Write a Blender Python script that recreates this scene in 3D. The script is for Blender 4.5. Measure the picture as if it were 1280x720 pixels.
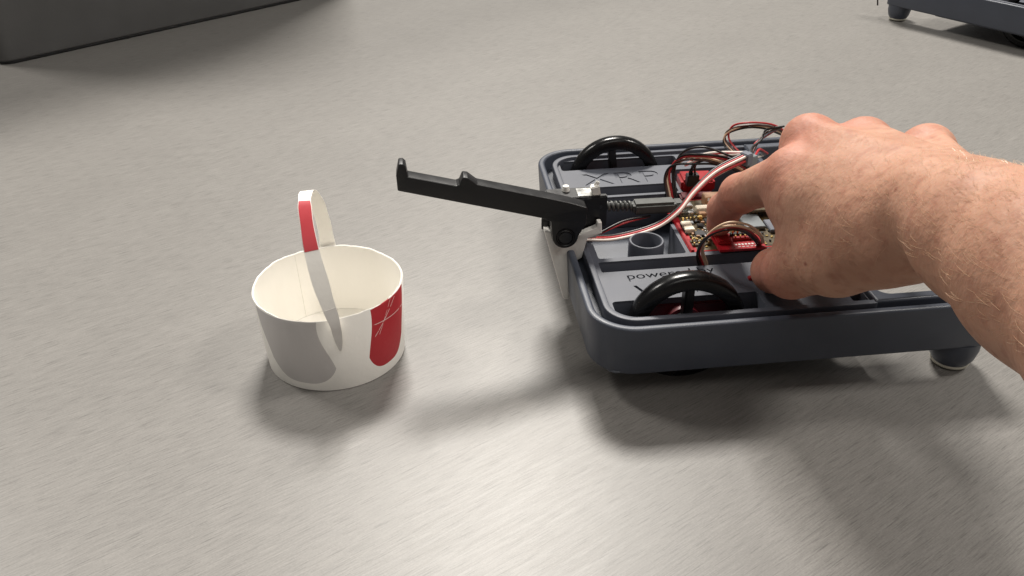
import bpy, bmesh, math, random
import numpy as np
from mathutils import Vector, Matrix, geometry
for o in list(bpy.data.objects): bpy.data.objects.remove(o)
SC = bpy.context.scene
COL = SC.collection
S = 0.001            # everything below is written in millimetres
R = math.radians
random.seed(7)

# ------------------------------------------------------------------ camera, world, lamps
cam = bpy.data.cameras.new('camera'); co = bpy.data.objects.new('camera', cam); COL.objects.link(co)
cam.sensor_width = 36; cam.lens = 1103.6/1280*36; cam.clip_start = .01; cam.clip_end = 50
pt, rl = R(32.02), R(-1.02)
fw = Vector((0, math.cos(pt), -math.sin(pt))); up = Vector((0, math.sin(pt), math.cos(pt))); rt = Vector((1, 0, 0))
c_, s_ = math.cos(rl), math.sin(rl)
X = c_*rt+s_*up; Y = -s_*rt+c_*up
co.matrix_world = Matrix(((X.x, Y.x, -fw.x, 0), (X.y, Y.y, -fw.y, 0), (X.z, Y.z, -fw.z, .26628), (0, 0, 0, 1)))
SC.camera = co
W = bpy.data.worlds.new('World'); SC.world = W; W.use_nodes = True
W.node_tree.nodes['Background'].inputs[0].default_value = (1.0, .96, .91, 1)
W.node_tree.nodes['Background'].inputs[1].default_value = .15
def area(name, loc, tgt, sx, sy, power, col=(1, .955, .89)):
    l = bpy.data.lights.new(name, 'AREA'); l.shape = 'RECTANGLE'; l.size = sx; l.size_y = sy; l.energy = power; l.color = col
    o = bpy.data.objects.new(name, l); COL.objects.link(o); o.location = loc
    o.rotation_euler = (Vector(tgt)-Vector(loc)).to_track_quat('-Z', 'Y').to_euler(); return o
area('ceiling_lamp_far', (-.03, 2.8, 3.0), (.0, .45, 0), .95, .7, 165)
area('ceiling_lamp_left', (-1.5, 1.3, 1.9), (0, .3, 0), .42, .42, 22)
area('ceiling_lamp_right', (1.5, .5, 1.9), (0, .3, 0), .42, .42, 22)
area('fill_lamp_near', (.3, -.8, 1.9), (0, .3, 0), 1.2, .6, 6)  # weak fill added to lift the camera-facing sides, not a room fixture
SC.view_settings.view_transform = 'Standard'; SC.view_settings.look = 'None'
SC.view_settings.exposure = .28; SC.view_settings.gamma = 1
SC.render.engine = 'CYCLES'

# ------------------------------------------------------------------ materials
def mat(name, col, rough=.5, metal=0, noise=0, nscale=200, bump=0, bscale=900, spec=.5, sss=0, coat=0):
    m = bpy.data.materials.new(name); m.use_nodes = True; nt = m.node_tree; b = nt.nodes['Principled BSDF']
    b.inputs['Base Color'].default_value = (*col, 1); b.inputs['Roughness'].default_value = rough; b.inputs['Metallic'].default_value = metal
    b.inputs['Specular IOR Level'].default_value = spec; b.inputs['Coat Weight'].default_value = coat
    tc = nt.nodes.new('ShaderNodeTexCoord')
    if noise:
        n = nt.nodes.new('ShaderNodeTexNoise'); n.inputs['Scale'].default_value = nscale; n.inputs['Detail'].default_value = 4
        nt.links.new(tc.outputs['Object'], n.inputs['Vector'])
        mr = nt.nodes.new('ShaderNodeMapRange'); mr.inputs[1].default_value = .25; mr.inputs[2].default_value = .75; mr.inputs[3].default_value = 1-noise; mr.inputs[4].default_value = 1+noise
        nt.links.new(n.outputs[0], mr.inputs[0])
        vm = nt.nodes.new('ShaderNodeVectorMath'); vm.operation = 'SCALE'; vm.inputs[0].default_value = col
        nt.links.new(mr.outputs[0], vm.inputs['Scale']); nt.links.new(vm.outputs[0], b.inputs['Base Color'])
        r2 = nt.nodes.new('ShaderNodeMapRange'); r2.inputs[3].default_value = max(0, rough-.14); r2.inputs[4].default_value = min(1, rough+.14)
        nt.links.new(n.outputs[0], r2.inputs[0]); nt.links.new(r2.outputs[0], b.inputs['Roughness'])
    if bump:
        n2 = nt.nodes.new('ShaderNodeTexNoise'); n2.inputs['Scale'].default_value = bscale; n2.inputs['Detail'].default_value = 3
        nt.links.new(tc.outputs['Object'], n2.inputs['Vector'])
        bp = nt.nodes.new('ShaderNodeBump'); bp.inputs['Strength'].default_value = 1; bp.inputs['Distance'].default_value = bump*S
        nt.links.new(n2.outputs[0], bp.inputs['Height']); nt.links.new(bp.outputs[0], b.inputs['Normal'])
    return m
M_shell = mat('slate_plastic', (.050, .058, .078), .42, noise=.10, nscale=60, bump=.05, bscale=2500)
M_deck = mat('slate_deck_plastic', (.070, .076, .096), .5, noise=.10, nscale=60, bump=.05, bscale=2500)
M_black = mat('black_plastic', (.006, .006, .007), .38, noise=.2, nscale=120, bump=.04, bscale=1800)
M_rubber = mat('black_rubber', (.004, .004, .0045), .24, noise=.2, nscale=150, spec=.32)
M_cable = mat('grey_black_cable', (.055, .057, .053), .45, noise=.15, nscale=200)
M_white = mat('white_plastic', (.80, .78, .74), .45, noise=.05, nscale=100, bump=.05, bscale=1500)
M_tie = mat('white_nylon', (.75, .74, .70), .4)
M_red = mat('red_plastic', (.30, .010, .014), .3, noise=.15, nscale=100)
M_dred = mat('dark_red_plastic', (.085, .007, .012), .35, noise=.2, nscale=150)
M_pcb = mat('red_circuit_board', (.38, .012, .02), .3, noise=.2, nscale=300)
M_mask = mat('olive_circuit_board', (.085, .062, .03), .35, noise=.5, nscale=350)
M_gold = mat('gold_pin', (.75, .55, .22), .3, metal=1)
M_silver = mat('silver_metal', (.62, .62, .60), .28, metal=1, noise=.1, nscale=300)
M_tan = mat('tan_connector', (.36, .20, .11), .45, noise=.1, nscale=200)
M_cream = mat('cream_connector', (.70, .62, .50), .45)
M_chip = mat('black_chip', (.012, .012, .014), .4)
M_gchip = mat('grey_shield', (.25, .27, .28), .35, metal=.6)
M_pad = mat('pale_foot_pad', (.52, .50, .42), .6, noise=.1, nscale=200)
M_steel = mat('dark_screw', (.08, .08, .08), .3, metal=1)
WC = {'white': mat('white_wire', (.70, .62, .56), .4), 'red': mat('red_wire', (.42, .02, .025), .4), 'black': mat('black_wire', (.012, .009, .009), .38),
      'brown': mat('brown_wire', (.06, .022, .014), .4), 'tan': mat('tan_wire', (.78, .56, .38), .4), 'grey': mat('grey_wire', (.14, .15, .18), .4)}

# table laminate: fine streaks running at 27 degrees
def table_mat():
    m = bpy.data.materials.new('brushed_laminate'); m.use_nodes = True; nt = m.node_tree; b = nt.nodes['Principled BSDF']; L = nt.links.new
    tc = nt.nodes.new('ShaderNodeTexCoord')
    ro = nt.nodes.new('ShaderNodeVectorRotate'); ro.rotation_type = 'Z_AXIS'; ro.inputs['Angle'].default_value = R(-35); L(tc.outputs['Object'], ro.inputs['Vector'])
    def streak(sx, sy, det=3, dist=0):
        mp = nt.nodes.new('ShaderNodeMapping'); mp.inputs['Scale'].default_value = (sx, sy, 1); L(ro.outputs[0], mp.inputs['Vector'])
        n = nt.nodes.new('ShaderNodeTexNoise'); n.inputs['Scale'].default_value = 1; n.inputs['Detail'].default_value = det; n.inputs['Distortion'].default_value = dist
        n.inputs['Roughness'].default_value = .6
        L(mp.outputs[0], n.inputs['Vector']); return n.outputs[0]
    def mrange(x, a, b_, c, d):
        r = nt.nodes.new('ShaderNodeMapRange'); r.inputs[1].default_value = a; r.inputs[2].default_value = b_; r.inputs[3].default_value = c; r.inputs[4].default_value = d
        L(x, r.inputs[0]); return r.outputs[0]
    def mul(x, y, op='MULTIPLY'):
        r = nt.nodes.new('ShaderNodeMath'); r.operation = op; L(x, r.inputs[0])
        if isinstance(y, (int, float)): r.inputs[1].default_value = y
        else: L(y, r.inputs[1])
        return r.outputs[0]
    f1 = streak(75, 1500, 4, .1); f2 = streak(30, 420, 3, .1); f3 = streak(85, 1700, 2, .08); f5 = streak(1000, 1400, 2, 0); f4 = streak(6, 14, 3)
    v = mul(mrange(f1, .3, .7, .85, 1.15), mrange(f2, .3, .7, .96, 1.04))
    v = mul(v, mrange(f3, .54, .70, 1.0, .66)); v = mul(v, mrange(f5, .3, .7, .91, 1.09)); v = mul(v, mrange(f4, .3, .7, .96, 1.03))
    vo = nt.nodes.new('ShaderNodeTexVoronoi'); vo.inputs['Scale'].default_value = 22; L(tc.outputs['Object'], vo.inputs['Vector'])
    spc = nt.nodes.new('ShaderNodeSeparateColor'); L(vo.outputs['Color'], spc.inputs[0])
    dot = mul(mrange(vo.outputs['Distance'], .022, .012, 0, .6), mrange(spc.outputs[0], .80, .81, 0, 1)); iv = nt.nodes.new('ShaderNodeMath'); iv.operation = 'SUBTRACT'; iv.inputs[0].default_value = 1; L(dot, iv.inputs[1]); v = mul(v, iv.outputs[0])
    vm = nt.nodes.new('ShaderNodeVectorMath'); vm.operation = 'SCALE'; vm.inputs[0].default_value = (.205, .196, .184); L(v, vm.inputs['Scale']); L(vm.outputs[0], b.inputs['Base Color'])
    L(mrange(f2, .3, .7, .39, .43), b.inputs['Roughness']); b.inputs['Specular IOR Level'].default_value = .40
    bp = nt.nodes.new('ShaderNodeBump'); bp.inputs['Strength'].default_value = 1; bp.inputs['Distance'].default_value = .00003
    L(f1, bp.inputs['Height']); L(bp.outputs[0], b.inputs['Normal'])
    return m

# ------------------------------------------------------------------ mesh helpers (mm in, metres out)
def link(name, me, m, parent=None):
    if m: me.materials.append(m)
    o = bpy.data.objects.new(name, me); COL.objects.link(o)
    if parent: o.parent = parent
    return o
def smooth(me, ang=40):
    me.polygons.foreach_set('use_smooth', [True]*len(me.polygons))
    try: me.set_sharp_from_angle(angle=R(ang))
    except Exception: pass
def from_bm(name, bm, m, parent=None, sm=True, ang=40):
    bmesh.ops.scale(bm, vec=(S, S, S), verts=bm.verts); bmesh.ops.recalc_face_normals(bm, faces=bm.faces)
    me = bpy.data.meshes.new(name); bm.to_mesh(me); bm.free()
    if sm: smooth(me, ang)
    return link(name, me, m, parent)
def add_box(bm, c, s, rz=0, bev=.4, rot=None):
    g = bmesh.ops.create_cube(bm, size=1); vs = g['verts']
    bmesh.ops.scale(bm, vec=s, verts=vs)
    if bev:
        es = list({e for v in vs for e in v.link_edges}); r = bmesh.ops.bevel(bm, geom=es, offset=min(bev, min(s)*.45), segments=2, affect='EDGES')
        vs = list({v for f in r['faces'] for v in f.verts} | {v for v in vs if v.is_valid})
        # gather the whole island
        seen = set(vs); st = list(vs)
        while st:
            v = st.pop()
            for e in v.link_edges:
                w = e.other_vert(v)
                if w not in seen: seen.add(w); st.append(w)
        vs = list(seen)
    mtx = rot if rot else Matrix.Rotation(rz, 4, 'Z')
    bmesh.ops.transform(bm, matrix=Matrix.Translation(c) @ mtx.to_4x4(), verts=vs)
def box(name, c, s, m, parent, rz=0, bev=.4, rot=None):
    bm = bmesh.new(); add_box(bm, c, s, rz, bev, rot); return from_bm(name, bm, m, parent, ang=35)
def add_cyl(bm, c, r1, r2, h, axis='Z', seg=32, caps=True):
    g = bmesh.ops.create_cone(bm, cap_ends=caps, segments=seg, radius1=r1, radius2=r2, depth=h)
    rot = {'Z': Matrix.Identity(4), 'Y': Matrix.Rotation(R(-90), 4, 'X'), 'X': Matrix.Rotation(R(90), 4, 'Y')}[axis]
    bmesh.ops.transform(bm, matrix=Matrix.Translation(c) @ rot, verts=g['verts'])
def lathe(bm, prof, axis='Z', c=(0, 0, 0), seg=96, closed=False):
    rings = []
    for k in range(seg):
        a = 2*math.pi*k/seg
        ring = []
        for r, z in prof:
            p = Vector((r*math.cos(a), r*math.sin(a), z))
            if axis == 'Y': p = Vector((p.x, p.z, p.y))
            ring.append(bm.verts.new(p+Vector(c)))
        rings.append(ring)
    n = len(prof)
    for k in range(seg):
        A, B = rings[k], rings[(k+1) % seg]
        for i in range(n if closed else n-1):
            j = (i+1) % n; bm.faces.new((A[i], B[i], B[j], A[j]))
def catmull(P, n=8):
    P = [Vector(p) for p in P]; Q = [2*P[0]-P[1]]+P+[2*P[-1]-P[-2]]; out = []
    for i in range(1, len(Q)-2):
        for k in range(n):
            t = k/n; a, b, c, d = Q[i-1:i+3]
            out.append(.5*((2*b)+(c-a)*t+(2*a-5*b+4*c-d)*t*t+(3*b-a-3*c+d)*t**3))
    return out+[P[-1]]
def add_tube(bm, P, r, seg=8, n=8, caps=True):
    C = catmull(P, n) if n else [Vector(p) for p in P]
    T = [(C[min(i+1, len(C)-1)]-C[max(i-1, 0)]).normalized() for i in range(len(C))]
    u = T[0].orthogonal().normalized(); rings = []
    for i, c in enumerate(C):
        u = (u-T[i]*u.dot(T[i])).normalized(); w = T[i].cross(u)
        rr = r(i/(len(C)-1)) if callable(r) else r
        rings.append([bm.verts.new(c+rr*(math.cos(2*math.pi*k/seg)*u+math.sin(2*math.pi*k/seg)*w)) for k in range(seg)])
    for a, b in zip(rings, rings[1:]):
        for k in range(seg): bm.faces.new((a[k], a[(k+1) % seg], b[(k+1) % seg], b[k]))
    if caps: bm.faces.new(rings[0][::-1]); bm.faces.new(rings[-1])
def tube(name, P, r, m, parent=None, seg=8, n=8):
    bm = bmesh.new(); add_tube(bm, P, r, seg, n); return from_bm(name, bm, m, parent, ang=60)
def rpoly(pts, rad, seg=8):
    out = []; n = len(pts); rad = rad if isinstance(rad, (list, tuple)) else [rad]*n
    for i in range(n):
        p = Vector(pts[i]).to_2d(); a = Vector(pts[i-1]).to_2d()-p; b = Vector(pts[(i+1) % n]).to_2d()-p; r = rad[i]
        if r <= 0: out.append(tuple(p)); continue
        an = a.angle(b); t = r/math.tan(an/2); s1 = p+a.normalized()*t; s2 = p+b.normalized()*t
        cen = p+(a.normalized()+b.normalized()).normalized()*(r/math.sin(an/2))
        v1, v2 = s1-cen, s2-cen; a1 = math.atan2(v1.y, v1.x); a2 = math.atan2(v2.y, v2.x); d = (a2-a1+math.pi) % (2*math.pi)-math.pi
        for k in range(seg+1): out.append((cen.x+r*math.cos(a1+d*k/seg), cen.y+r*math.sin(a1+d*k/seg)))
    return out
def rect(x0, y0, x1, y1, r=2): return rpoly([(x0, y0), (x1, y0), (x1, y1), (x0, y1)], r)
def plate_mesh(outs, z0, z1, bev=0, seg=2):
    cu = bpy.data.curves.new('tmp', 'CURVE'); cu.dimensions = '2D'; cu.fill_mode = 'BOTH'
    for P in outs:
        sp = cu.splines.new('POLY'); sp.points.add(len(P)-1); sp.use_cyclic_u = True
        for q, (x, y) in zip(sp.points, P): q.co = (x, y, 0, 1)
    cu.extrude = (z1-z0)/2-bev; cu.bevel_depth = bev; cu.bevel_resolution = seg; cu.offset = -bev
    o = bpy.data.objects.new('tmp', cu); COL.objects.link(o)
    dg = bpy.context.evaluated_depsgraph_get(); me = bpy.data.meshes.new_from_object(o.evaluated_get(dg))
    bpy.data.objects.remove(o); bm = bmesh.new(); bm.from_mesh(me); bpy.data.meshes.remove(me)
    bmesh.ops.remove_doubles(bm, verts=bm.verts, dist=.001)
    bmesh.ops.translate(bm, vec=(0, 0, (z0+z1)/2), verts=bm.verts); return bm
def merge_bm(a, b):
    me = bpy.data.meshes.new('t'); b.to_mesh(me); b.free(); a.from_mesh(me); bpy.data.meshes.remove(me)
def plate(name, layers, m, parent, rot=None):
    bm = bmesh.new()
    for L in layers: merge_bm(bm, plate_mesh(*L))
    if rot: bmesh.ops.transform(bm, matrix=rot, verts=bm.verts)
    return from_bm(name, bm, m, parent, ang=35)
def text_outlines(txt, size, x, y, sx=1, rotd=0, bold=0):
    cu = bpy.data.curves.new('t', 'FONT'); cu.body = txt; cu.size = size
    o = bpy.data.objects.new('t', cu); COL.objects.link(o)
    bpy.context.view_layer.objects.active = o; o.select_set(True); bpy.ops.object.convert(target='CURVE')
    o = bpy.context.view_layer.objects.active; out = []
    for sp in o.data.splines:
        P = []; bp = sp.bezier_points; n = len(bp)
        for i in range(n):
            a, b = bp[i], bp[(i+1) % n]
            if a.handle_right_type == 'VECTOR' and b.handle_left_type == 'VECTOR': P.append(a.co.copy())
            else: P += geometry.interpolate_bezier(a.co, a.handle_right, b.handle_left, b.co, 5)[:-1]
        Q = []
        for p in P:
            q = (x+p.x*sx, y+p.y)
            if not Q or (Vector(q)-Vector(Q[-1])).length > .02: Q.append(q)
        if (Vector(Q[0])-Vector(Q[-1])).length < .02: Q.pop()
        out.append(Q)
    bpy.data.objects.remove(o); return out
def empty(name, loc, rz, label, cat):
    o = bpy.data.objects.new(name, None); o.empty_display_size = .02; COL.objects.link(o)
    o.location = [v*S for v in loc]; o.rotation_euler = (0, 0, rz); o['label'] = label; o['category'] = cat; return o

# ------------------------------------------------------------------ table
tb = box('table_top', (0, 900, -15), (3200, 3200, 30), table_mat(), None, bev=3); tb['kind'] = 'structure'

# ------------------------------------------------------------------ robot chassis (u along the near side, v away, z up)
L_, W_ = 193, 205
def prof_shell():
    return rpoly([(0, 0), (193, 0), (193, 15), (139, 15), (139, 190), (193, 190), (193, 205), (0, 205)], [22, 5, 5, 6, 6, 5, 5, 22], 12)
def grow(P, d):   # inset/outset a ccw polygon by d
    n = len(P); out = []
    for i in range(n):
        a, b, c = Vector(P[i-1]), Vector(P[i]), Vector(P[(i+1) % n]); e = (c-a).normalized(); out.append((b.x+e.y*d, b.y-e.x*d))
    return out
def chassis(root):
    inner = rpoly([(4, 4), (186, 4), (186, 9), (134, 9), (134, 196), (186, 196), (186, 201), (4, 201)], [18, 1.5, 1.5, .5, .5, 1.5, 1.5, 18], 12)
    # wall with a rounded lip and a little draft
    bm = plate_mesh([prof_shell(), inner], 16, 42, 1.4, 4)
    for v in bm.verts:
        if v.co.z < 20:
            cx, cy = 96, 102; 
            v.co.x += (1.2 if v.co.x < 8 else (-.6 if v.co.x > 188 else 0)); v.co.y += (1.2 if v.co.y < 3 else (-1.2 if v.co.y > 202 else 0))
    shell = from_bm('outer_wall', bm, M_shell, root, ang=40)
    plate('floor_pan', [([rpoly([(3, 3), (136, 3), (136, 202), (3, 202)], [18, 2, 2, 18])], 15.2, 18.5, .4)], M_shell, root)
    groove = plate('groove_floor', [([inner, rect(10.2, 10.2, 132, 194.8, 10)], 18.6, 33, 0), ([rpoly([(133.5, 3.8), (186.3, 3.8), (186.3, 9.2), (133.5, 9.2)], .5)], 33.01, 33.2, 0)], M_shell, root)
    # deck with its openings
    out = rpoly([(9, 9), (137, 9), (137, 196), (9, 196)], [15, 4, 4, 15], 10)
    slots = [rect(13.8, 14.5, 84.5, 28.5, 2), rect(13.8, 177.5, 87.5, 191, 2), rect(126, 14.5, 133.5, 23, .8)]
    pits = [rect(14.5, 55.5, 118, 65.5, 1), rect(14.5, 140.5, 77, 152, 1),
            rpoly([(15.5, 69), (61.3, 69), (61.3, 101), (63.3, 101), (63.3, 69), (131, 69), (131, 170), (79, 170), (79, 138), (12, 138), (12, 101), (15.5, 101)], [1.5, 1.5, .3, .3, .5, 1.5, 1.5, 1, 1, 1.5, 1, 1])]
    xrp = text_outlines('XRP', 22.5, 24.0, 155.5, 1.15)
    wp = text_outlines('powered by', 8.4, 25.5, 47.2, 1.1) + text_outlines('WPI', 15, 27, 31, 1.15)
    wp = [[(x+(0), y+(x-25)*.03) for x, y in P] for P in wp]
    bm = plate_mesh([out]+slots+pits, 19, 38.0, .05, 1)
    merge_bm(bm, plate_mesh([out]+slots+pits+wp, 38.0, 38.6, .05, 1))
    merge_bm(bm, plate_mesh([out]+slots+pits+xrp+wp, 38.6, 39.2, .08, 1))
    deck = from_bm('deck', bm, M_deck, root, sm=False)
    # thin raised lip round the deck
    plate('deck_lip', [([rpoly([(8.6, 8.6), (137.4, 8.6), (137.4, 196.4), (8.6, 196.4)], [15, 4, 4, 15], 10), rpoly([(11.6, 11.6), (135.4, 11.6), (135.4, 193.4), (11.6, 193.4)], [13, 2, 2, 13], 10)], 36, 41.2, .5)], M_deck, root)
    bm = bmesh.new(); lathe(bm, [(7.6, 19), (7.6, 39), (8.1, 39.8), (8.9, 39.8), (9.4, 39), (9.4, 19)], c=(44, 84, 0), seg=48, closed=True)
    from_bm('round_holder', bm, M_deck, root, ang=40)
    box('pocket_rib', (27, 75, 25), (1.6, 12, 13), M_shell, root)
    # rear feet
    for v in (12.5, 192.5):
        bm = bmesh.new(); lathe(bm, [(.01, 16.6), (11.6, 16.6), (11.6, 11), (10.6, 6), (8.8, 2.7), (.01, 2.7)], c=(182, v, 0), seg=40)
        f = from_bm('foot', bm, M_shell, root, ang=40)
        bm = bmesh.new(); lathe(bm, [(.01, 2.8), (8.9, 2.8), (9.2, 2.2), (8.8, 1.2), (7, .4), (5, .1), (.01, 0)], c=(182, v, 0), seg=40)
        from_bm('foot_pad', bm, M_pad, f, ang=60)
    # wheels
    for v, s in ((20.8, 1), (184.3, -1)):
        bm = bmesh.new(); rr = 28.5
        pr = [(rr-7.4, -3.6), (rr-6.8, -4.4), (rr-2.6, -4.6), (rr-.8, -3.8), (rr, -1.6), (rr, 1.6), (rr-.8, 3.8), (rr-2.6, 4.6), (rr-6.8, 4.4), (rr-7.4, 3.6)]
        lathe(bm, pr, 'Y', (48, v, rr), 72, True)
        tyre = from_bm('wheel', bm, M_rubber, root, ang=50)
        bm = bmesh.new()
        for k in range(3):
            a = R(90+120*k) if s > 0 else R(97+120*k); rot = Matrix.Rotation(-a, 4, 'Y')
            c = Vector((48+math.cos(a)*13.5, v, rr+math.sin(a)*13.5)); add_box(bm, c, (18, 6, 4.6), bev=.8, rot=rot)
        add_cyl(bm, (48, v, rr), 6, 6, 8, 'Y', 28)
        from_bm('spokes', bm, M_black, tyre, ang=35)
    # wheel motors
    for v in (33.5, 171.5):
        bm = bmesh.new(); add_cyl(bm, (48, v, 27), 9, 9, 20, 'Y', 32); add_box(bm, (50, v, 30), (54, 11, 13), bev=1); add_box(bm, (48, 29 if v < 100 else 176, 29), (46, 4, 14), bev=.5); motor = from_bm('motor', bm, M_dred, root, ang=35)
    
    return deck
root = empty('wheeled_robot', (36.01, 319.41, 0), R(5.74), 'slate grey two-wheeled robot with black lever arm and exposed red circuit board, under the hand', 'robot')
chassis(root)
# the second robot: copy of the chassis with its parts and sub-parts
a2 = R(124.66)          # its far side faces us
def copy_tree(o, parent=None):
    c = o.copy(); COL.objects.link(c); c.parent = parent
    for ch in list(o.children): copy_tree(ch, c)
    return c
r2 = copy_tree(root)
r2['label'] = 'slate grey robot cut off at the far right, standing on a pale foot pad'
th = R(-55.3-180)
r2.rotation_euler = (0, 0, th)
fx, fy = 181, 193.5
r2.location = ((421-(fx*math.cos(th)-fy*math.sin(th)))*S, (957-(fx*math.sin(th)+fy*math.cos(th)))*S, 0)
tube('wire', [(196, 196, 34), (203, 199, 30), (205.5, 200, 21), (204, 200, 12)], .8, WC['black'], r2)
0 and tube('wire', [(193, 198, 36), (198.5, 200, 30), (200.5, 201, 20), (200, 201, 10)], 1.0, WC['white'], r2)

# ------------------------------------------------------------------ servo assembly on the front wall
XZ = Matrix(((1, 0, 0, 0), (0, 0, -1, 0), (0, 1, 0, 0), (0, 0, 0, 1)))     # plate drawn in u,z and thickened along -v
def uz_plate(name, P, v0, v1, m, parent, bev=.5, rad=1.0, hole=None):
    outs = [rpoly(P, rad)]+([hole] if hole else [])
    return plate(name, [(outs, -v1, -v0, bev)], m, parent, XZ)
br = uz_plate('servo_bracket', [(-12, 54.5), (-7.7, 53), (-4.6, 47), (4, 46.8), (6, 50.5), (15.2, 54.3), (15.4, 57), (17.6, 57), (18, 50.6), (10.5, 48), (8, 37), (5.5, 35.6), (2.3, 37.8), (1.6, 12), (-.6, 12), (-1.6, 13.5)], 75, 79, M_white, root, .5, .5)
uz_plate('bracket_gusset', [(-11.6, 53.6), (-8.6, 53.6), (-4.2, 32), (-6.2, 32)], 79, 98, M_white, br, .4, .3)
box('bracket_shelf', (3, 88, 47.6), (26, 20, 2.2), M_white, br); box('bracket_hook', (6.6, 83, 42), (2.6, 9, 9), M_white, br)
bm = bmesh.new(); add_box(bm, (4.6, 87, 59), (27, 13, 19), bev=.6); add_box(bm, (4.6, 82.5, 60), (33.5, 3, 17.5), bev=.5); add_cyl(bm, (-2, 79.8, 53.6), 5.6, 5.6, 5, 'Y', 32)
sv = from_bm('servo', bm, M_black, root, ang=35)
box('servo_label', (11.8, 86.4, 68.8), (10.5, 9, .5), M_silver, sv, bev=.1)
for u, z in ((-9.6, 60.5), (17.6, 63)):
    bm = bmesh.new(); add_cyl(bm, (u, 80.9, z), 1.2, 1.2, .7, 'Y', 16); from_bm('screw', bm, M_tie if u < 0 else M_steel, sv)
la = uz_plate('lever_arm', [(-82.9, 84.3), (-14, 64.8), (-9.3, 62.5), *[(-2+6.6*math.cos(R(a)), 53.6+6.6*math.sin(R(a))) for a in range(180, 361, 15)], (8.4, 60), (8.8, 69), (.3, 72.2), (-12.8, 76.1), (-45, 85.1), (-49.3, 88.9), (-51.7, 89.4), (-53.4, 85.6), (-55, 85), (-77.6, 91.2), (-78.2, 96.6), (-79.4, 97.9), (-81.4, 97.9), (-83, 92)],
              68.5, 76.5, M_black, root, .6, [.8, 2, 1]+[0]*13+[2, 1.5, 2, 3, 2, 1, 1, .8, .6, .6, .5, .8, .8, .8])
bm = bmesh.new(); add_cyl(bm, (-2, 68.2, 53.4), 3.2, 2.8, 1.2, 'Y', 28); sc_ = from_bm('horn_screw', bm, M_steel, la, ang=35)
bm = bmesh.new(); lathe(bm, [(3.6, -.2), (4.2, .5), (4.8, -.2)], 'Y', (-2, 68.2, 53.4), 36); from_bm('horn_rim', bm, M_black, la)
# zip ties
bm = bmesh.new(); add_box(bm, (15.6, 84.5, 70.6), (4.4, 4, 5.6), bev=.5, rot=Matrix.Rotation(R(-10), 4, 'Y')); add_box(bm, (16.2, 84.5, 74), (2.2, 1.2, 3), bev=.3, rot=Matrix.Rotation(R(28), 4, 'Y'))
from_bm('zip_tie', bm, M_tie, root, ang=35)
bm = bmesh.new(); add_cyl(bm, (1.4, 90, 70), 2.1, 1.6, 2.6, 'Z', 20); from_bm('servo_bolt', bm, M_tie, root, ang=40)

# USB cable: cord, ribbed boot, moulded plug, metal shell
cb = tube('usb_cord', [(7, 100, 28), (6, 112, 40), (14, 115, 46), (28, 113, 47), (34, 112.4, 46.6)], 1.9, M_black, root, 10)
bm = bmesh.new(); Cs = []
for i in range(121):
    t = i/120; a = t*2*math.pi*6; Cs.append((28+14.5*t, 113.4-1.6*t+math.cos(a)*2.5, 46+math.sin(a)*2.5))
add_tube(bm, Cs, .8, 6, 0); add_tube(bm, [(27, 113.5, 46), (43, 111.9, 46)], 1.9, 10, 2)
from_bm('strain_relief', bm, M_cable, cb, ang=60)
bm = bmesh.new(); add_box(bm, (54.2, 111.3, 45.6), (24, 9, 6.6), rz=R(-1), bev=1.4); add_box(bm, (68, 112, 45), (5, 7.4, 5), bev=.8); from_bm('usb_plug', bm, M_cable, cb, ang=35)
box('plug_shell', (73, 112.4, 44), (6, 6, 2.4), M_silver, cb)

# ------------------------------------------------------------------ circuit boards
bd = box('circuit_board', (97, 99.5, 37.9), (66, 59, 1.6), M_pcb, root, bev=.2)
box('solder_mask', (98.6, 99.6, 38.6), (61.4, 57, .3), M_mask, bd, bev=.05)
box('board_edge', (65.2, 86, 39.1), (1.8, 31, 1.2), M_red, bd, bev=.3)
z0 = 38.95
def comp(name, u, v, su, sv_, h, m, rz=0, z=z0): return box(name, (u, v, z+h/2), (su, sv_, h), m, bd, rz=rz, bev=min(.3, h*.3))
for v in (91.5, 97): 
    j_ = comp('jst_connector', 69, v, 5.4, 4.4, 2.6, M_cream); box('socket_mouth', (66.2, v, z0+1.4), (.6, 3, 1.4), M_chip, j_, bev=.1)
comp('usb_socket', 73, 112.5, 8, 7.4, 3, M_silver); comp('chip', 74, 88, 5.4, 5.4, 1, M_chip); comp('chip', 84, 101, 7, 5, 1.1, M_chip); comp('chip', 77, 97, 3.6, 3.6, .9, M_chip)
comp('capacitor', 73.5, 105, 2.6, 2.6, 5, M_silver); comp('capacitor', 78.5, 103, 2.2, 2.2, 3, M_gold); comp('button', 72, 99, 3, 3, 1.8, M_gchip)
comp('grey_shield', 105, 96, 11, 15, 2, M_gchip); comp('dark_shield', 115, 90, 7, 12, 2, WC['grey'])
comp('microcontroller_board', 117, 112, 22, 20, 1.4, M_mask, z=z0+3.2)
comp('white_socket', 84.5, 113, 11, 4.4, 3.4, M_cream); comp('tan_connector', 91, 121, 11, 7, 6.4, M_tan); comp('tan_connector', 81, 107, 4, 3, 3, M_tan)
bm = bmesh.new()
for k in range(5): add_box(bm, (87.3+1.9*k, 117.4, z0+5.2), (1.1, .12, 1.5), bev=0)
from_bm('connector_print', bm, M_tie, bd)
def scatter(name, n, u0, u1, v0, v1, m, sizes, hh):
    bm = bmesh.new()
    for k in range(n):
        a, b = random.choice(sizes); 
        if random.random() < .5: a, b = b, a
        add_box(bm, (random.uniform(u0, u1), random.uniform(v0, v1), z0+hh/2), (a, b, hh), bev=0)
    o = from_bm(name, bm, m, bd, ang=30); o['kind'] = 'stuff'
scatter('surface_component', 60, 68, 100, 72, 108, M_silver, [(1, .6), (1.6, .8), (2, 1.2)], .9)
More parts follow.
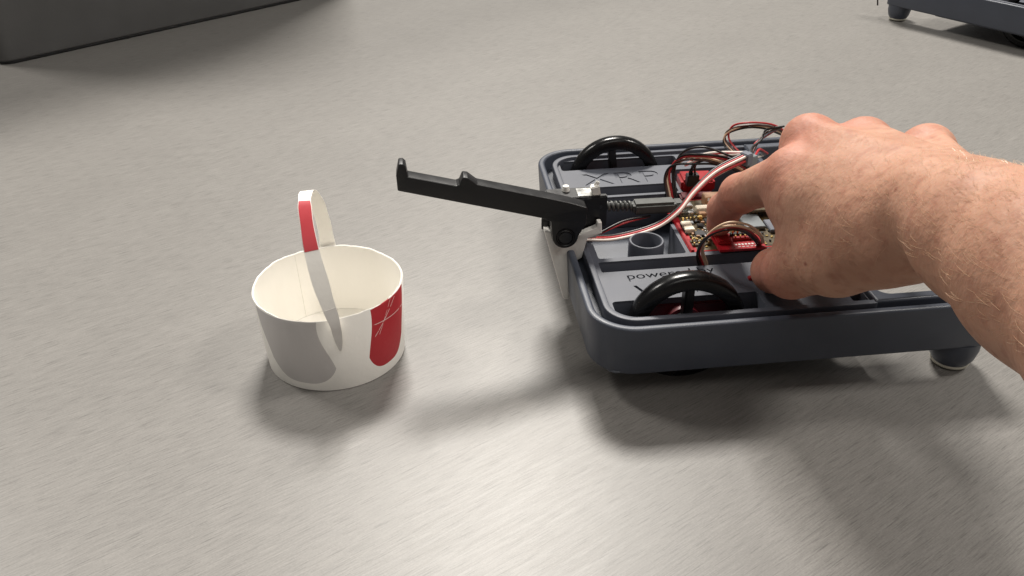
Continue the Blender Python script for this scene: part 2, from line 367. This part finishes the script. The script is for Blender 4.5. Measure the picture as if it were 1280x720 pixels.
scatter('black_component', 60, 67, 126, 72, 116, M_chip, [(1.6, .9), (2.2, 1.2), (1, 1)], .8)
scatter('gold_contact', 120, 67, 126, 71, 116, M_gold, [(.8, .8), (1.3, .7)], .35)
scatter('tan_component', 26, 67, 100, 72, 108, M_tan, [(1.2, .7), (1.8, 1)], 1.1)
def header(u, v, n, du, dv, m_base, z=z0, h=2.0, ph=4):
    cu_, cv = u+du*(n-1)/2, v+dv*(n-1)/2
    hb = box('pin_header', (cu_, cv, z+h/2), (abs(du)*n+2.2*(du == 0), abs(dv)*n+2.2*(dv == 0), h), m_base, bd, bev=.2)
    for k in range(n): box('pin', (u+du*k, v+dv*k, z+ph/2+.3), (.75, .75, ph), M_gold, hb, bev=0)
header(67.6, 80, 4, 2.54, 0, M_mask, h=.8, ph=1.8); header(67.6, 76.5, 4, 2.54, 0, M_mask, h=.8, ph=1.4); header(68.4, 101.6, 5, 2.1, 0, M_chip, h=1.2, ph=3)
p2 = box('motor_driver_board', (90, 73.5, 41), (25, 17, 1.4), M_pcb, bd, bev=.2)
header(88.6, 79.2, 5, 2.54, 0, M_chip, z=41.8, h=1.4, ph=2.6); header(88.6, 74.6, 5, 2.54, 0, M_red, z=41.8, h=1.6, ph=2.4)
box('red_block', (82, 75, 42.8), (7.6, 10.5, 2.2), M_red, bd, bev=.8)
bm = bmesh.new()
for k in range(7): add_box(bm, (87.5+1.75*k, 69.6, 41.76), (1.1, 1.3, .1), bev=0)
for k in range(5): add_box(bm, (88.5+2.2*k, 67.2, 41.76), (1.4, .5, .1), bev=0)
from_bm('board_print', bm, M_tie, bd)
box('board_support', (91, 72, 34), (24, 12, 12.4), M_black, bd)
# far motor encoder and its red housing
box('motor_housing', (89, 148, 41), (20, 15, 8), M_red, root, bev=1.5, rz=R(-4)); box('motor_gearbox', (86, 134, 33), (20, 9, 13), M_dred, root, bev=1, rz=R(-4))
box('wire_plug', (84, 139.6, 46.5), (7, 5, 7), M_black, root); box('wire_plug', (107.5, 121.5, 66), (5, 6, 7), WC['grey'], root, rz=R(30), bev=.5)
box('wire_plug', (113, 127, 62), (6, 4, 6), M_gchip, root, rz=R(20)); box('indicator', (85.6, 39.5, 39.9), (3.6, 3, 1.6), M_red, root)


# ------------------------------------------------------------------ wires
def bundle(P, cols, r=.62, sp=1.5, seed=1, wander=1.6, dirv=(0, 0, 1)):
    rnd = random.Random(seed); n = len(cols)
    for i, c in enumerate(cols):
        k = i-(n-1)/2; Q = []
        for j, p in enumerate(P):
            w = wander*math.sin(math.pi*j/(len(P)-1))
            Q.append(Vector(p)+Vector(dirv)*k*sp*(.4+.6*math.sin(math.pi*j/(len(P)-1)))+Vector((k*sp*.5, -k*sp*.3, 0))+Vector([rnd.uniform(-w, w) for _ in range(3)]))
        tube('wire', Q, r, WC[c], root, 8, 8)
A = [(10.9, 86.5, 41), (29.2, 91.2, 37.5), (51.7, 95.1, 40.5), (64.2, 97.6, 48), (74.8, 106.3, 55), (88.8, 114.9, 62), (106.2, 119.3, 68)]
bundle(A, ['white'], .82, 0, 3, 0); bundle([(x+.5, y+1.6, z+.5) for x, y, z in A], ['red'], .75, 0, 3, 0); bundle([(x+1, y+3.2, z+.7) for x, y, z in A], ['black'], .9, 0, 3, .2)
A2 = [(64.2, 98.6, 48), (74.8, 107, 54.6), (88.8, 114.9, 61), (106.2, 119.3, 67)]
bundle([(x-.3, y-.6, z-1.4) for x, y, z in A2], ['white', 'red'], .75, .8, 5, .3)
bundle([(16, 95, 37), (35, 103, 41), (52, 110, 40)], ['red', 'black'], .6, 1.2, 9, .6)
bundle([(71.2, 133.7, 38), (70.5, 141, 50), (74.5, 137.8, 60), (83.4, 128.4, 66), (96.5, 125.5, 64), (110.8, 130.5, 55), (119.1, 137, 45)], ['black', 'brown', 'tan', 'red', 'black', 'black'], .68, 1.7, 11, 1.3)
bundle([(84, 140, 48), (84, 138, 56), (88, 131, 63), (98, 128, 62), (112, 132, 54)], ['black', 'black', 'brown'], .7, 2.4, 12, 1.5)
bundle([(84, 153, 50), (90, 145, 58), (98, 136, 63), (107.7, 123.5, 68)], ['white', 'red', 'white'], .95, 1.3, 13, .4)
bundle([(116.7, 155, 52), (112.5, 169, 56), (114.2, 170, 63), (122.7, 164, 68), (135.9, 165, 66), (152, 176, 56)], ['black', 'tan', 'brown', 'red'], .62, 1.7, 14, 1.2)
bundle([(144.1, 166.3, 64), (134.3, 165, 60), (127.3, 158.4, 58), (119, 148, 56), (113, 130, 60)], ['red', 'red', 'grey', 'brown', 'black'], .65, 2.0, 15, 1.8)
bundle([(110, 127, 63), (118, 138, 58), (126, 150, 55), (134, 160, 50)], ['grey', 'white', 'grey', 'red'], .7, 2.0, 16, 1.5)
bundle([(69, 62, 24), (68.8, 61.8, 34), (64.4, 57.5, 46), (62.8, 46, 61), (68.7, 40.6, 68.6), (79.1, 42.2, 66.5), (91, 53, 55), (100, 68, 42)], ['black', 'brown', 'red', 'tan', 'tan'], .58, 1.3, 17, .7)

# ------------------------------------------------------------------ paper cup with a strap handle
def cup_mat():
    m = bpy.data.materials.new('printed_paper'); m.use_nodes = True; nt = m.node_tree; b = nt.nodes['Principled BSDF']; L = nt.links.new
    tc = nt.nodes.new('ShaderNodeTexCoord'); sx = nt.nodes.new('ShaderNodeSeparateXYZ'); L(tc.outputs['Object'], sx.inputs[0])
    def math_(op, a, b_=None, c=None):
        n = nt.nodes.new('ShaderNodeMath'); n.operation = op
        for i, x in enumerate((a, b_, c)):
            if x is None: continue
            if isinstance(x, (int, float)): n.inputs[i].default_value = x
            else: L(x, n.inputs[i])
        return n.outputs[0]
    ang = math_('MULTIPLY', math_('ARCTAN2', sx.outputs[1], sx.outputs[0]), 180/math.pi)
    z = math_('MULTIPLY', sx.outputs[2], 1000)
    def blob(a0, a1, wav, ph, zlo):
        # left and right edges swing with height, bottom corners rounded off
        w = math_('MULTIPLY', math_('SINE', math_('ADD', math_('MULTIPLY', z, .11), ph)), wav)
        cen = math_('ADD', w, (a0+a1)/2); d = math_('ABSOLUTE', math_('SUBTRACT', ang, cen))
        q = math_('DIVIDE', d, (a1-a0)/2)
        edge = math_('ADD', zlo, math_('MULTIPLY', math_('POWER', q, 3.5), 9))
        return math_('MULTIPLY', math_('LESS_THAN', q, 1), math_('GREATER_THAN', z, edge))
    g = blob(-141, -84, 5.5, .7, 4.5); r = blob(-50, -8, -3.0, .7, 5.5)
    # inner side carries no print: facing towards the axis
    ge = nt.nodes.new('ShaderNodeNewGeometry'); vt = nt.nodes.new('ShaderNodeVectorTransform'); vt.vector_type = 'NORMAL'; vt.convert_from = 'WORLD'; vt.convert_to = 'OBJECT'
    L(ge.outputs['True Normal'], vt.inputs[0]); cx = nt.nodes.new('ShaderNodeVectorMath'); cx.operation = 'DOT_PRODUCT'; L(vt.outputs[0], cx.inputs[0]); L(tc.outputs['Object'], cx.inputs[1])
    outm = math_('MULTIPLY', math_('GREATER_THAN', cx.outputs['Value'], .012), math_('LESS_THAN', z, 41.0))
    n = nt.nodes.new('ShaderNodeTexNoise'); n.inputs['Scale'].default_value = 350; L(tc.outputs['Object'], n.inputs['Vector'])
    # worn creases across the red print
    def crease(k, c0, wd):
        return math_('LESS_THAN', math_('ABSOLUTE', math_('SUBTRACT', z, math_('ADD', math_('MULTIPLY', ang, k), c0))), wd)
    cr = math_('MAXIMUM', crease(.62, 53, .24), math_('MAXIMUM', crease(1.1, 70, .24), crease(-.05, 29.5, .2)))
    cr = math_('MULTIPLY', cr, math_('GREATER_THAN', z, 25))
    cr = math_('MULTIPLY', math_('MULTIPLY', cr, math_('GREATER_THAN', n.outputs[0], .42)), .6)
    base = nt.nodes.new('ShaderNodeMixRGB'); base.inputs[1].default_value = (.90, .875, .82, 1); base.inputs[2].default_value = (.55, .525, .51, 1); L(math_('MULTIPLY', g, outm), base.inputs[0])
    m2 = nt.nodes.new('ShaderNodeMixRGB'); L(base.outputs[0], m2.inputs[1]); m2.inputs[2].default_value = (.42, .022, .03, 1)
    L(math_('MULTIPLY', math_('MULTIPLY', r, outm), math_('SUBTRACT', 1, cr)), m2.inputs[0]); L(m2.outputs[0], b.inputs['Base Color'])
    b.inputs['Roughness'].default_value = .5
    bp = nt.nodes.new('ShaderNodeBump'); bp.inputs['Distance'].default_value = .00012; L(n.outputs[0], bp.inputs['Height']); L(bp.outputs[0], b.inputs['Normal'])
    return m
M_paper = mat('white_paper', (.90, .875, .82), .5, noise=.03, nscale=120, bump=.1, bscale=600)
M_pred = mat('red_printed_paper', (.50, .028, .04), .5, noise=.05, nscale=200)
M_pgrey = mat('grey_printed_paper', (.74, .715, .68), .5, noise=.05, nscale=200)
cup = empty('paper_cup', (-90.25, 369.37, 0), 0, 'small white paper cup with red and grey print and a cut paper strap handle', 'cup')
bm = bmesh.new(); rb, rt_, hc = 34.4, 36.2, 41.4
prof = [(rb-1.6, 3), (rb-1.4, .3), (rb-.6, 0), (rb, .4), (rb+.1, 2), (rt_, hc-.4), (rt_-.4, hc), (rt_-1.0, hc-.3), (rb-1.0, 3)]
lathe(bm, prof, seg=144)
for v in bm.verts:   # hand cut rim, slightly out of round
    a = math.atan2(v.co.y, v.co.x); k = max(0, v.co.z-20)/21.4
    if v.co.z > 35: v.co.z += .3*math.sin(5*a+1)+.14*math.sin(13*a)+.10*math.sin(29*a+2)+.06*math.sin(53*a)
    s = 1+k*(.012*math.cos(2*(a-.4))+.006*math.cos(3*a)); v.co.x *= s; v.co.y *= s
from_bm('cup_wall', bm, cup_mat(), cup, ang=50)
bm = bmesh.new(); lathe(bm, [(.01, 3.2), (rb-1.2, 3.2), (rb-1.2, 2.6), (.01, 2.6)], seg=96); from_bm('cup_base', bm, M_paper, cup)
bm = bmesh.new()
tseam = R(128)
add_tube(bm, [(math.cos(tseam)*(r_-1.1), math.sin(tseam)*(r_-1.1), z_) for r_, z_ in ((34.4, 3.5), (34.4+.9, 22), (36.2, 40.3))], .32, 6, 4); from_bm('cup_seam', bm, M_paper, cup)
# strap: arch from the near wall over the top to the far wall
def strap(name, t0, t1, m, off, wmul=1.0, n=40):
    A = Vector((9.5, -35.0, 0)); B = Vector((-6.0, 35.2, 0)); bm = bmesh.new(); rows = []
    side = Vector((.975, .22, 0)).normalized()
    def P(t):
        # 0..1: up the near wall, over, down the far wall
        C = [(9.9, -35.3, 24.5), (9.8, -36.3, 33), (9.2, -36.8, 42), (5.4, -33, 56), (.4, -23, 72), (-3.2, -9.5, 84), (-4.6, 0, 87.5), (-5, 10, 85), (-5.2, 22, 73), (-5.8, 33, 56), (-6.2, 36.7, 42), (-6.2, 36.2, 33), (-6.1, 35.6, 28)]
        x = t*(len(C)-1); i = min(int(x), len(C)-2); f = x-i
        g = lambda j: Vector(C[max(0, min(len(C)-1, j))])
        a, b, c, d = g(i-1), g(i), g(i+1), g(i+2)
        return .5*((2*b)+(c-a)*f+(2*a-5*b+4*c-d)*f*f+(3*b-a-3*c+d)*f**3)
    for i in range(n+1):
        t = t0+(t1-t0)*i/n; p = P(t); T = (P(min(1, t+.004))-P(max(0, t-.004))).normalized(); N = side.cross(T).normalized()
        w = float(np.interp(t, [0, .06, .15, .22, .30, .36, .47, .56, 1], [.2, 1.7, 2.6, 3.2, 3.7, 3.4, 2.7, 3.4, 4.2]))*wmul*(1+.05*math.sin(t*31)+.03*math.sin(t*77))
        sd = (side-T*side.dot(T)).normalized()
        N = sd.cross(T)
        if N.dot(p-Vector((0, 0, 40))) < 0: N = -N
        rows.append([bm.verts.new(p+sd*w*s+N*(off+q)) for s, q in ((-1, .0), (1, .0), (1, .28), (-1, .28))])
    for a, b in zip(rows, rows[1:]):
        for k in range(4): bm.faces.new((a[k], a[(k+1) % 4], b[(k+1) % 4], b[k]))
    bm.faces.new(rows[0]); bm.faces.new(rows[-1][::-1])
    return bm
st = from_bm('strap_handle', strap('s', 0, 1, M_paper, 0, n=90), M_paper, cup, ang=35)
from_bm('red_print', strap('s', .33, .46, M_pred, .30, .90), M_pred, st, ang=35)
from_bm('grey_print', strap('s', 0.01, .205, M_pgrey, .30, .95), M_pgrey, st, ang=35)

# ------------------------------------------------------------------ grey storage box, far left
gb = empty('storage_box', (-494, 849, 0), R(43.9), 'large plain dark grey box at the far left with a black seam along its foot', 'box')
M_box = mat('grey_box_plastic', (.095, .094, .093), .5, noise=.08, nscale=30, bump=.1, bscale=500)
plate('box_body', [([rpoly([(0, 0), (425, 0), (425, 300), (0, 300)], 14, 8)], 2.2, 420, 3, 3)], M_box, gb)
plate('box_foot', [([rpoly([(1.5, 1.5), (423, 1.5), (423, 298), (1.5, 298)], 13, 8)], 0, 2.2, .2)], M_black, gb)

# ------------------------------------------------------------------ hand and forearm: one continuous surface from blended limbs
def hand():
    h = 1.25
    lo = np.array([84., -70., 28.]); hi = np.array([262., 452., 240.])
    n = np.ceil((hi-lo)/h).astype(int)
    D = np.full(n, 50., np.float32)
    ax = [lo[i]+h*np.arange(n[i]) for i in range(3)]
    def blend(a, b, ra, rb, k, sub=False, sq=None):
        a = np.array(a, float); b = np.array(b, float); m = max(ra, rb)+k+4
        i0 = np.clip(np.floor((np.minimum(a, b)-m-lo)/h).astype(int), 0, n-1); i1 = np.clip(np.ceil((np.maximum(a, b)+m-lo)/h).astype(int)+1, 1, n)
        sl = tuple(slice(i0[j], i1[j]) for j in range(3))
        X, Y, Z = np.meshgrid(*[ax[j][sl[j]] for j in range(3)], indexing='ij')
        P = np.stack([X-a[0], Y-a[1], Z-a[2]], -1)
        ab = b-a; L2 = max(ab@ab, 1e-6); t = np.clip(P@ab/L2, 0, 1)
        d = np.sqrt(((P-t[..., None]*ab)**2).sum(-1))-(ra+(rb-ra)*t)
        o = D[sl]
        if sub:
            q = np.clip(.5-.5*(o+d)/k, 0, 1); D[sl] = (o*(1-q)+(-d)*q+k*q*(1-q)).astype(np.float32)
        else:
            q = np.clip(.5+.5*(o-d)/k, 0, 1); D[sl] = (o*(1-q)+d*q-k*q*(1-q)).astype(np.float32)
    V = lambda *a: np.array(a, float)
    w = V(154, 281, 116)
    mcp = [V(123, 350, 103), V(135, 370, 110), V(158, 366, 110), V(184.5, 361, 108.5)]
    # forearm: radius and ulna side, running up past the camera
    f = [(V(157.5, 273, 124.5), 17, 15), (V(161, 241, 130), 20.8, 16.2), (V(164.5, 208, 135.5), 25, 17.4), (V(169, 163, 143), 30, 19), (V(176, 98, 153), 38, 22), (V(184, 20, 168), 42, 24), (V(191, -45, 182), 42, 25)]
    for (a, ra, o1), (b, rb, o2) in zip(f, f[1:]):
        for s in (-1, 1): blend(a+V(s*o1*.75, 0, s*-1.5), b+V(s*o2*.75, 0, s*-1.5), ra, rb, 10)
    # palm: four metacarpals
    carp = [V(144, 284, 116), V(152, 284, 121), V(161, 284, 121), V(170, 282, 116)]
    for c, m, r in zip(carp, mcp, (13, 13.5, 13.5, 12)): blend(c, m-V(0, 0, 2), 15, r-1.5, 11)
    for c, m in zip(carp, mcp): blend(c-V(0, 0, 8), m-V(0, 4, 12), 13, 11, 10)
    # knuckles and tendons
    for m, r in zip(mcp, (11.2, 11.6, 11, 11.6)): blend(m, m, r, r, 4)
    for c, m in zip(carp, mcp): blend(c+V(0, 8, 12.3), m+V(0, -8, 9), 2.0, 2.2, 5)
    # ulnar head
    blend(V(178, 268, 130), V(178, 266, 130), 8, 8, 8)
    # index finger reaching down to the board
    def finger(P, Rr, k=4):
        for a, b, ra, rb in zip(P, P[1:], Rr, Rr[1:]): blend(a, b, ra, rb, k)
    finger([mcp[0], V(111, 385, 77), V(108.5, 400, 61), V(109, 409, 47)], [11.3, 9.2, 8.1, 6.6])
    finger([mcp[1], V(143, 404, 88), V(147, 412, 66), V(148, 407, 52)], [11, 9.3, 8.2, 7])
    finger([mcp[2], V(160, 404, 90), V(158, 415, 66), V(156, 412, 50)], [10.5, 9, 8, 7])
    finger([mcp[3], V(183, 394, 88), V(180, 404, 68), V(176, 400, 54)], [9.6, 8, 7, 6.2])
    # thumb and its ball
    blend(V(144, 290, 106), V(133, 311, 84), 18, 15.5, 12); blend(V(148, 300, 98), V(138, 325, 86), 15, 12, 12)
    finger([V(133, 312, 83), V(124.5, 336, 62.5), V(123, 354, 52), V(124, 362, 48)], [14.5, 11.2, 9.4, 7.2], 7)
    # web between thumb and index
    blend(V(129, 334, 95), V(127, 330, 76), 12, 11, 12); blend(V(134, 342, 92), V(136, 330, 80), 12, 11, 10)
    # light smoothing
    for _ in range(2):
        for axn in range(3): 
            D2 = D.copy(); a = [slice(None)]*3; b = [slice(None)]*3; c = [slice(None)]*3; a[axn] = slice(0, -2); b[axn] = slice(1, -1); c[axn] = slice(2, None)
            D2[tuple(b)] = .25*D[tuple(a)]+.5*D[tuple(b)]+.25*D[tuple(c)]; D = D2
    # surface nets
    nx, ny, nz = n; s = D < 0
    cnt = np.zeros((nx-1, ny-1, nz-1), np.int8); corners = [(i, j, k) for i in (0, 1) for j in (0, 1) for k in (0, 1)]
    cs = lambda A, c: A[c[0]:nx-1+c[0], c[1]:ny-1+c[1], c[2]:nz-1+c[2]]
    for c in corners: cnt += cs(s, c)
    act = (cnt > 0) & (cnt < 8); idx = np.full(act.shape, -1, np.int64); I = np.argwhere(act); idx[act] = np.arange(len(I))
    acc = np.zeros((len(I), 3)); num = np.zeros(len(I))
    for c1 in corners:
        for axn in range(3):
            if c1[axn]: continue
            c2 = list(c1); c2[axn] = 1; v1 = D[tuple((I+np.array(c1)).T)]; v2 = D[tuple((I+np.array(c2)).T)]
            m = (v1 < 0) != (v2 < 0); t = v1[m]/(v1[m]-v2[m]); pnt = np.tile(np.array(c1, float), (m.sum(), 1)); pnt[:, axn] += t
            acc[m] += pnt; num[m] += 1
    verts = (I+acc/num[:, None])*h+lo
    faces = []
    for axn in range(3):
        a = [slice(1, -1)]*3; a[axn] = slice(0, -1); b = [slice(1, -1)]*3; b[axn] = slice(1, None)
        A = s[tuple(a)]; B = s[tuple(b)]; E = np.argwhere(A != B); off = np.ones(3, int); off[axn] = 0; E2 = E+off
        u, v = [(1, 2), (2, 0), (0, 1)][axn]
        du = np.zeros(3, int); du[u] = 1; dv = np.zeros(3, int); dv[v] = 1
        q = np.stack([idx[tuple((E2-du-dv).T)], idx[tuple((E2-dv).T)], idx[tuple(E2.T)], idx[tuple((E2-du).T)]], 1)
        flip = ~A[tuple(E.T)]; q[flip] = q[flip][:, ::-1]; faces.append(q)
    F = np.concatenate(faces); F = F[(F >= 0).all(1)]
    me = bpy.data.meshes.new('person'); me.from_pydata((verts*S).tolist(), [], F.tolist()); me.update()
    me.polygons.foreach_set('use_smooth', [True]*len(me.polygons))
    # redness near the knuckles and fingertips, kept as a skin attribute
    at = me.attributes.new('redness', 'FLOAT', 'POINT'); rd = np.zeros(len(verts))
    for p_, r_, k_ in [(mcp[0], 15, .8), (mcp[1], 16, .7), (mcp[2], 15, .6), (mcp[3], 14, .5), (V(110, 381, 78), 14, .7), (V(110, 396, 48), 22, 1), (V(119, 340, 58), 22, .8), (V(121, 410, 85), 20, .6)]:
        rd += k_*np.exp(-((verts-p_)**2).sum(1)/(r_*r_))
    at.data.foreach_set('value', np.clip(rd, 0, 1))
    return me, verts
def skin_mat():
    m = bpy.data.materials.new('skin'); m.use_nodes = True; nt = m.node_tree; b = nt.nodes['Principled BSDF']; L = nt.links.new
    tc = nt.nodes.new('ShaderNodeTexCoord'); at = nt.nodes.new('ShaderNodeAttribute'); at.attribute_name = 'redness'
    def noise(sc, det=3, dist=0, stretch=None):
        n = nt.nodes.new('ShaderNodeTexNoise'); n.inputs['Scale'].default_value = sc; n.inputs['Detail'].default_value = det; n.inputs['Distortion'].default_value = dist
        if stretch:
            mp = nt.nodes.new('ShaderNodeMapping'); mp.inputs['Scale'].default_value = stretch; L(tc.outputs['Object'], mp.inputs['Vector']); L(mp.outputs[0], n.inputs['Vector'])
        else: L(tc.outputs['Object'], n.inputs['Vector'])
        return n.outputs[0]
    def ramp(x, a, b_):
        r = nt.nodes.new('ShaderNodeMapRange'); r.inputs[1].default_value = a; r.inputs[2].default_value = b_; L(x, r.inputs[0]); return r.outputs[0]
    def mix(fac, c1, c2):
        x = nt.nodes.new('ShaderNodeMixRGB')
        for i, v in ((0, fac), (1, c1), (2, c2)):
            if hasattr(v, 'is_linked'): L(v, x.inputs[i])
            else: x.inputs[i].default_value = v
        return x.outputs[0]
    c = mix(ramp(noise(45), .3, .7), (.40, .208, .138, 1), (.475, .265, .182, 1))
    c = mix(ramp(noise(170, 4), .5, .75), c, (.35, .165, .11, 1))
    c = mix(at.outputs['Fac'], c, (.45, .165, .12, 1))
    vo = nt.nodes.new('ShaderNodeTexVoronoi'); vo.inputs['Scale'].default_value = 75; vo.inputs['Randomness'].default_value = 1; L(tc.outputs['Object'], vo.inputs['Vector'])
    sp = nt.nodes.new('ShaderNodeSeparateColor'); L(vo.outputs['Color'], sp.inputs[0])
    m1 = nt.nodes.new('ShaderNodeMath'); m1.operation = 'MULTIPLY'; L(ramp(vo.outputs['Distance'], .11, .05), m1.inputs[0]); L(ramp(sp.outputs[0], .66, .74), m1.inputs[1])
    m2 = nt.nodes.new('ShaderNodeMath'); m2.operation = 'MULTIPLY'; L(m1.outputs[0], m2.inputs[0]); m2.inputs[1].default_value = .75
    c = mix(m2.outputs[0], c, (.22, .07, .045, 1)); L(c, b.inputs['Base Color'])
    b.inputs['Roughness'].default_value = .56; b.inputs['Specular IOR Level'].default_value = .35
    b.inputs['Subsurface Weight'].default_value = .25; b.inputs['Subsurface Radius'].default_value = (1, .35, .2); b.inputs['Subsurface Scale'].default_value = .003
    ad = nt.nodes.new('ShaderNodeMath'); ad.operation = 'ADD'
    L(noise(380, 4, .2, (.8, 1.3, 1)), ad.inputs[0])
    a2_ = nt.nodes.new('ShaderNodeMath'); a2_.operation = 'MULTIPLY'; a2_.inputs[1].default_value = 1.6; L(noise(100, 3, .5, (1.2, .8, 1)), a2_.inputs[0]); L(a2_.outputs[0], ad.inputs[1])
    bp = nt.nodes.new('ShaderNodeBump'); bp.inputs['Distance'].default_value = .0004; bp.inputs['Strength'].default_value = .9; L(ad.outputs[0], bp.inputs['Height']); L(bp.outputs[0], b.inputs['Normal'])
    return m
hm, hv = hand()
person = link('person', hm, skin_mat())
person['label'] = 'bare hairy right forearm and hand of a person reaching into the robot'; person['category'] = 'person'
# fine arm hair
rng = np.random.default_rng(4)
nor = np.empty(len(hm.vertices)*3, np.float32); hm.vertices.foreach_get('normal', nor); nor = nor.reshape(-1, 3)
cand = np.where((hv[:, 1] > 150) & (hv[:, 1] < 335) & ((nor[:, 2] > -.25)))[0]
dens = np.interp(hv[cand, 1], [150, 280, 300, 335], [1, 1, .2, .03]); cand = cand[rng.random(len(cand)) < dens]
cand = rng.choice(cand, min(len(cand), 2200), replace=False)
hvs, hfs = [], []
for i in cand:
    p = Vector(hv[i]); nn = Vector(nor[i]); t = Vector((rng.normal(0, .22)+.35, .8, rng.normal(0, .3)-.35)); t = (t-nn*t.dot(nn)).normalized()
    s = nn.cross(t); L0 = rng.uniform(3.5, 8); bs = len(hvs); cv = rng.normal(0, .12)
    for k in range(4):
        f = k/3; q = p+t*L0*f+nn*(L0*(.42*f-.28*f*f)-.2)+s*cv*L0*f*f; wd = .055*(1-f*.8)
        hvs += [tuple((q+s*wd)*S), tuple((q-s*wd*.5+nn*wd)*S), tuple((q-s*wd*.5-nn*wd)*S)]
    for k in range(3):
        a = bs+3*k
        for e in range(3): hfs.append((a+e, a+(e+1) % 3, a+3+(e+1) % 3, a+3+e))
me = bpy.data.meshes.new('arm_hair'); me.from_pydata(hvs, [], hfs)
hr = link('arm_hair', me, mat('arm_hair', (.58, .38, .24), .3), person); hr['kind'] = 'stuff'
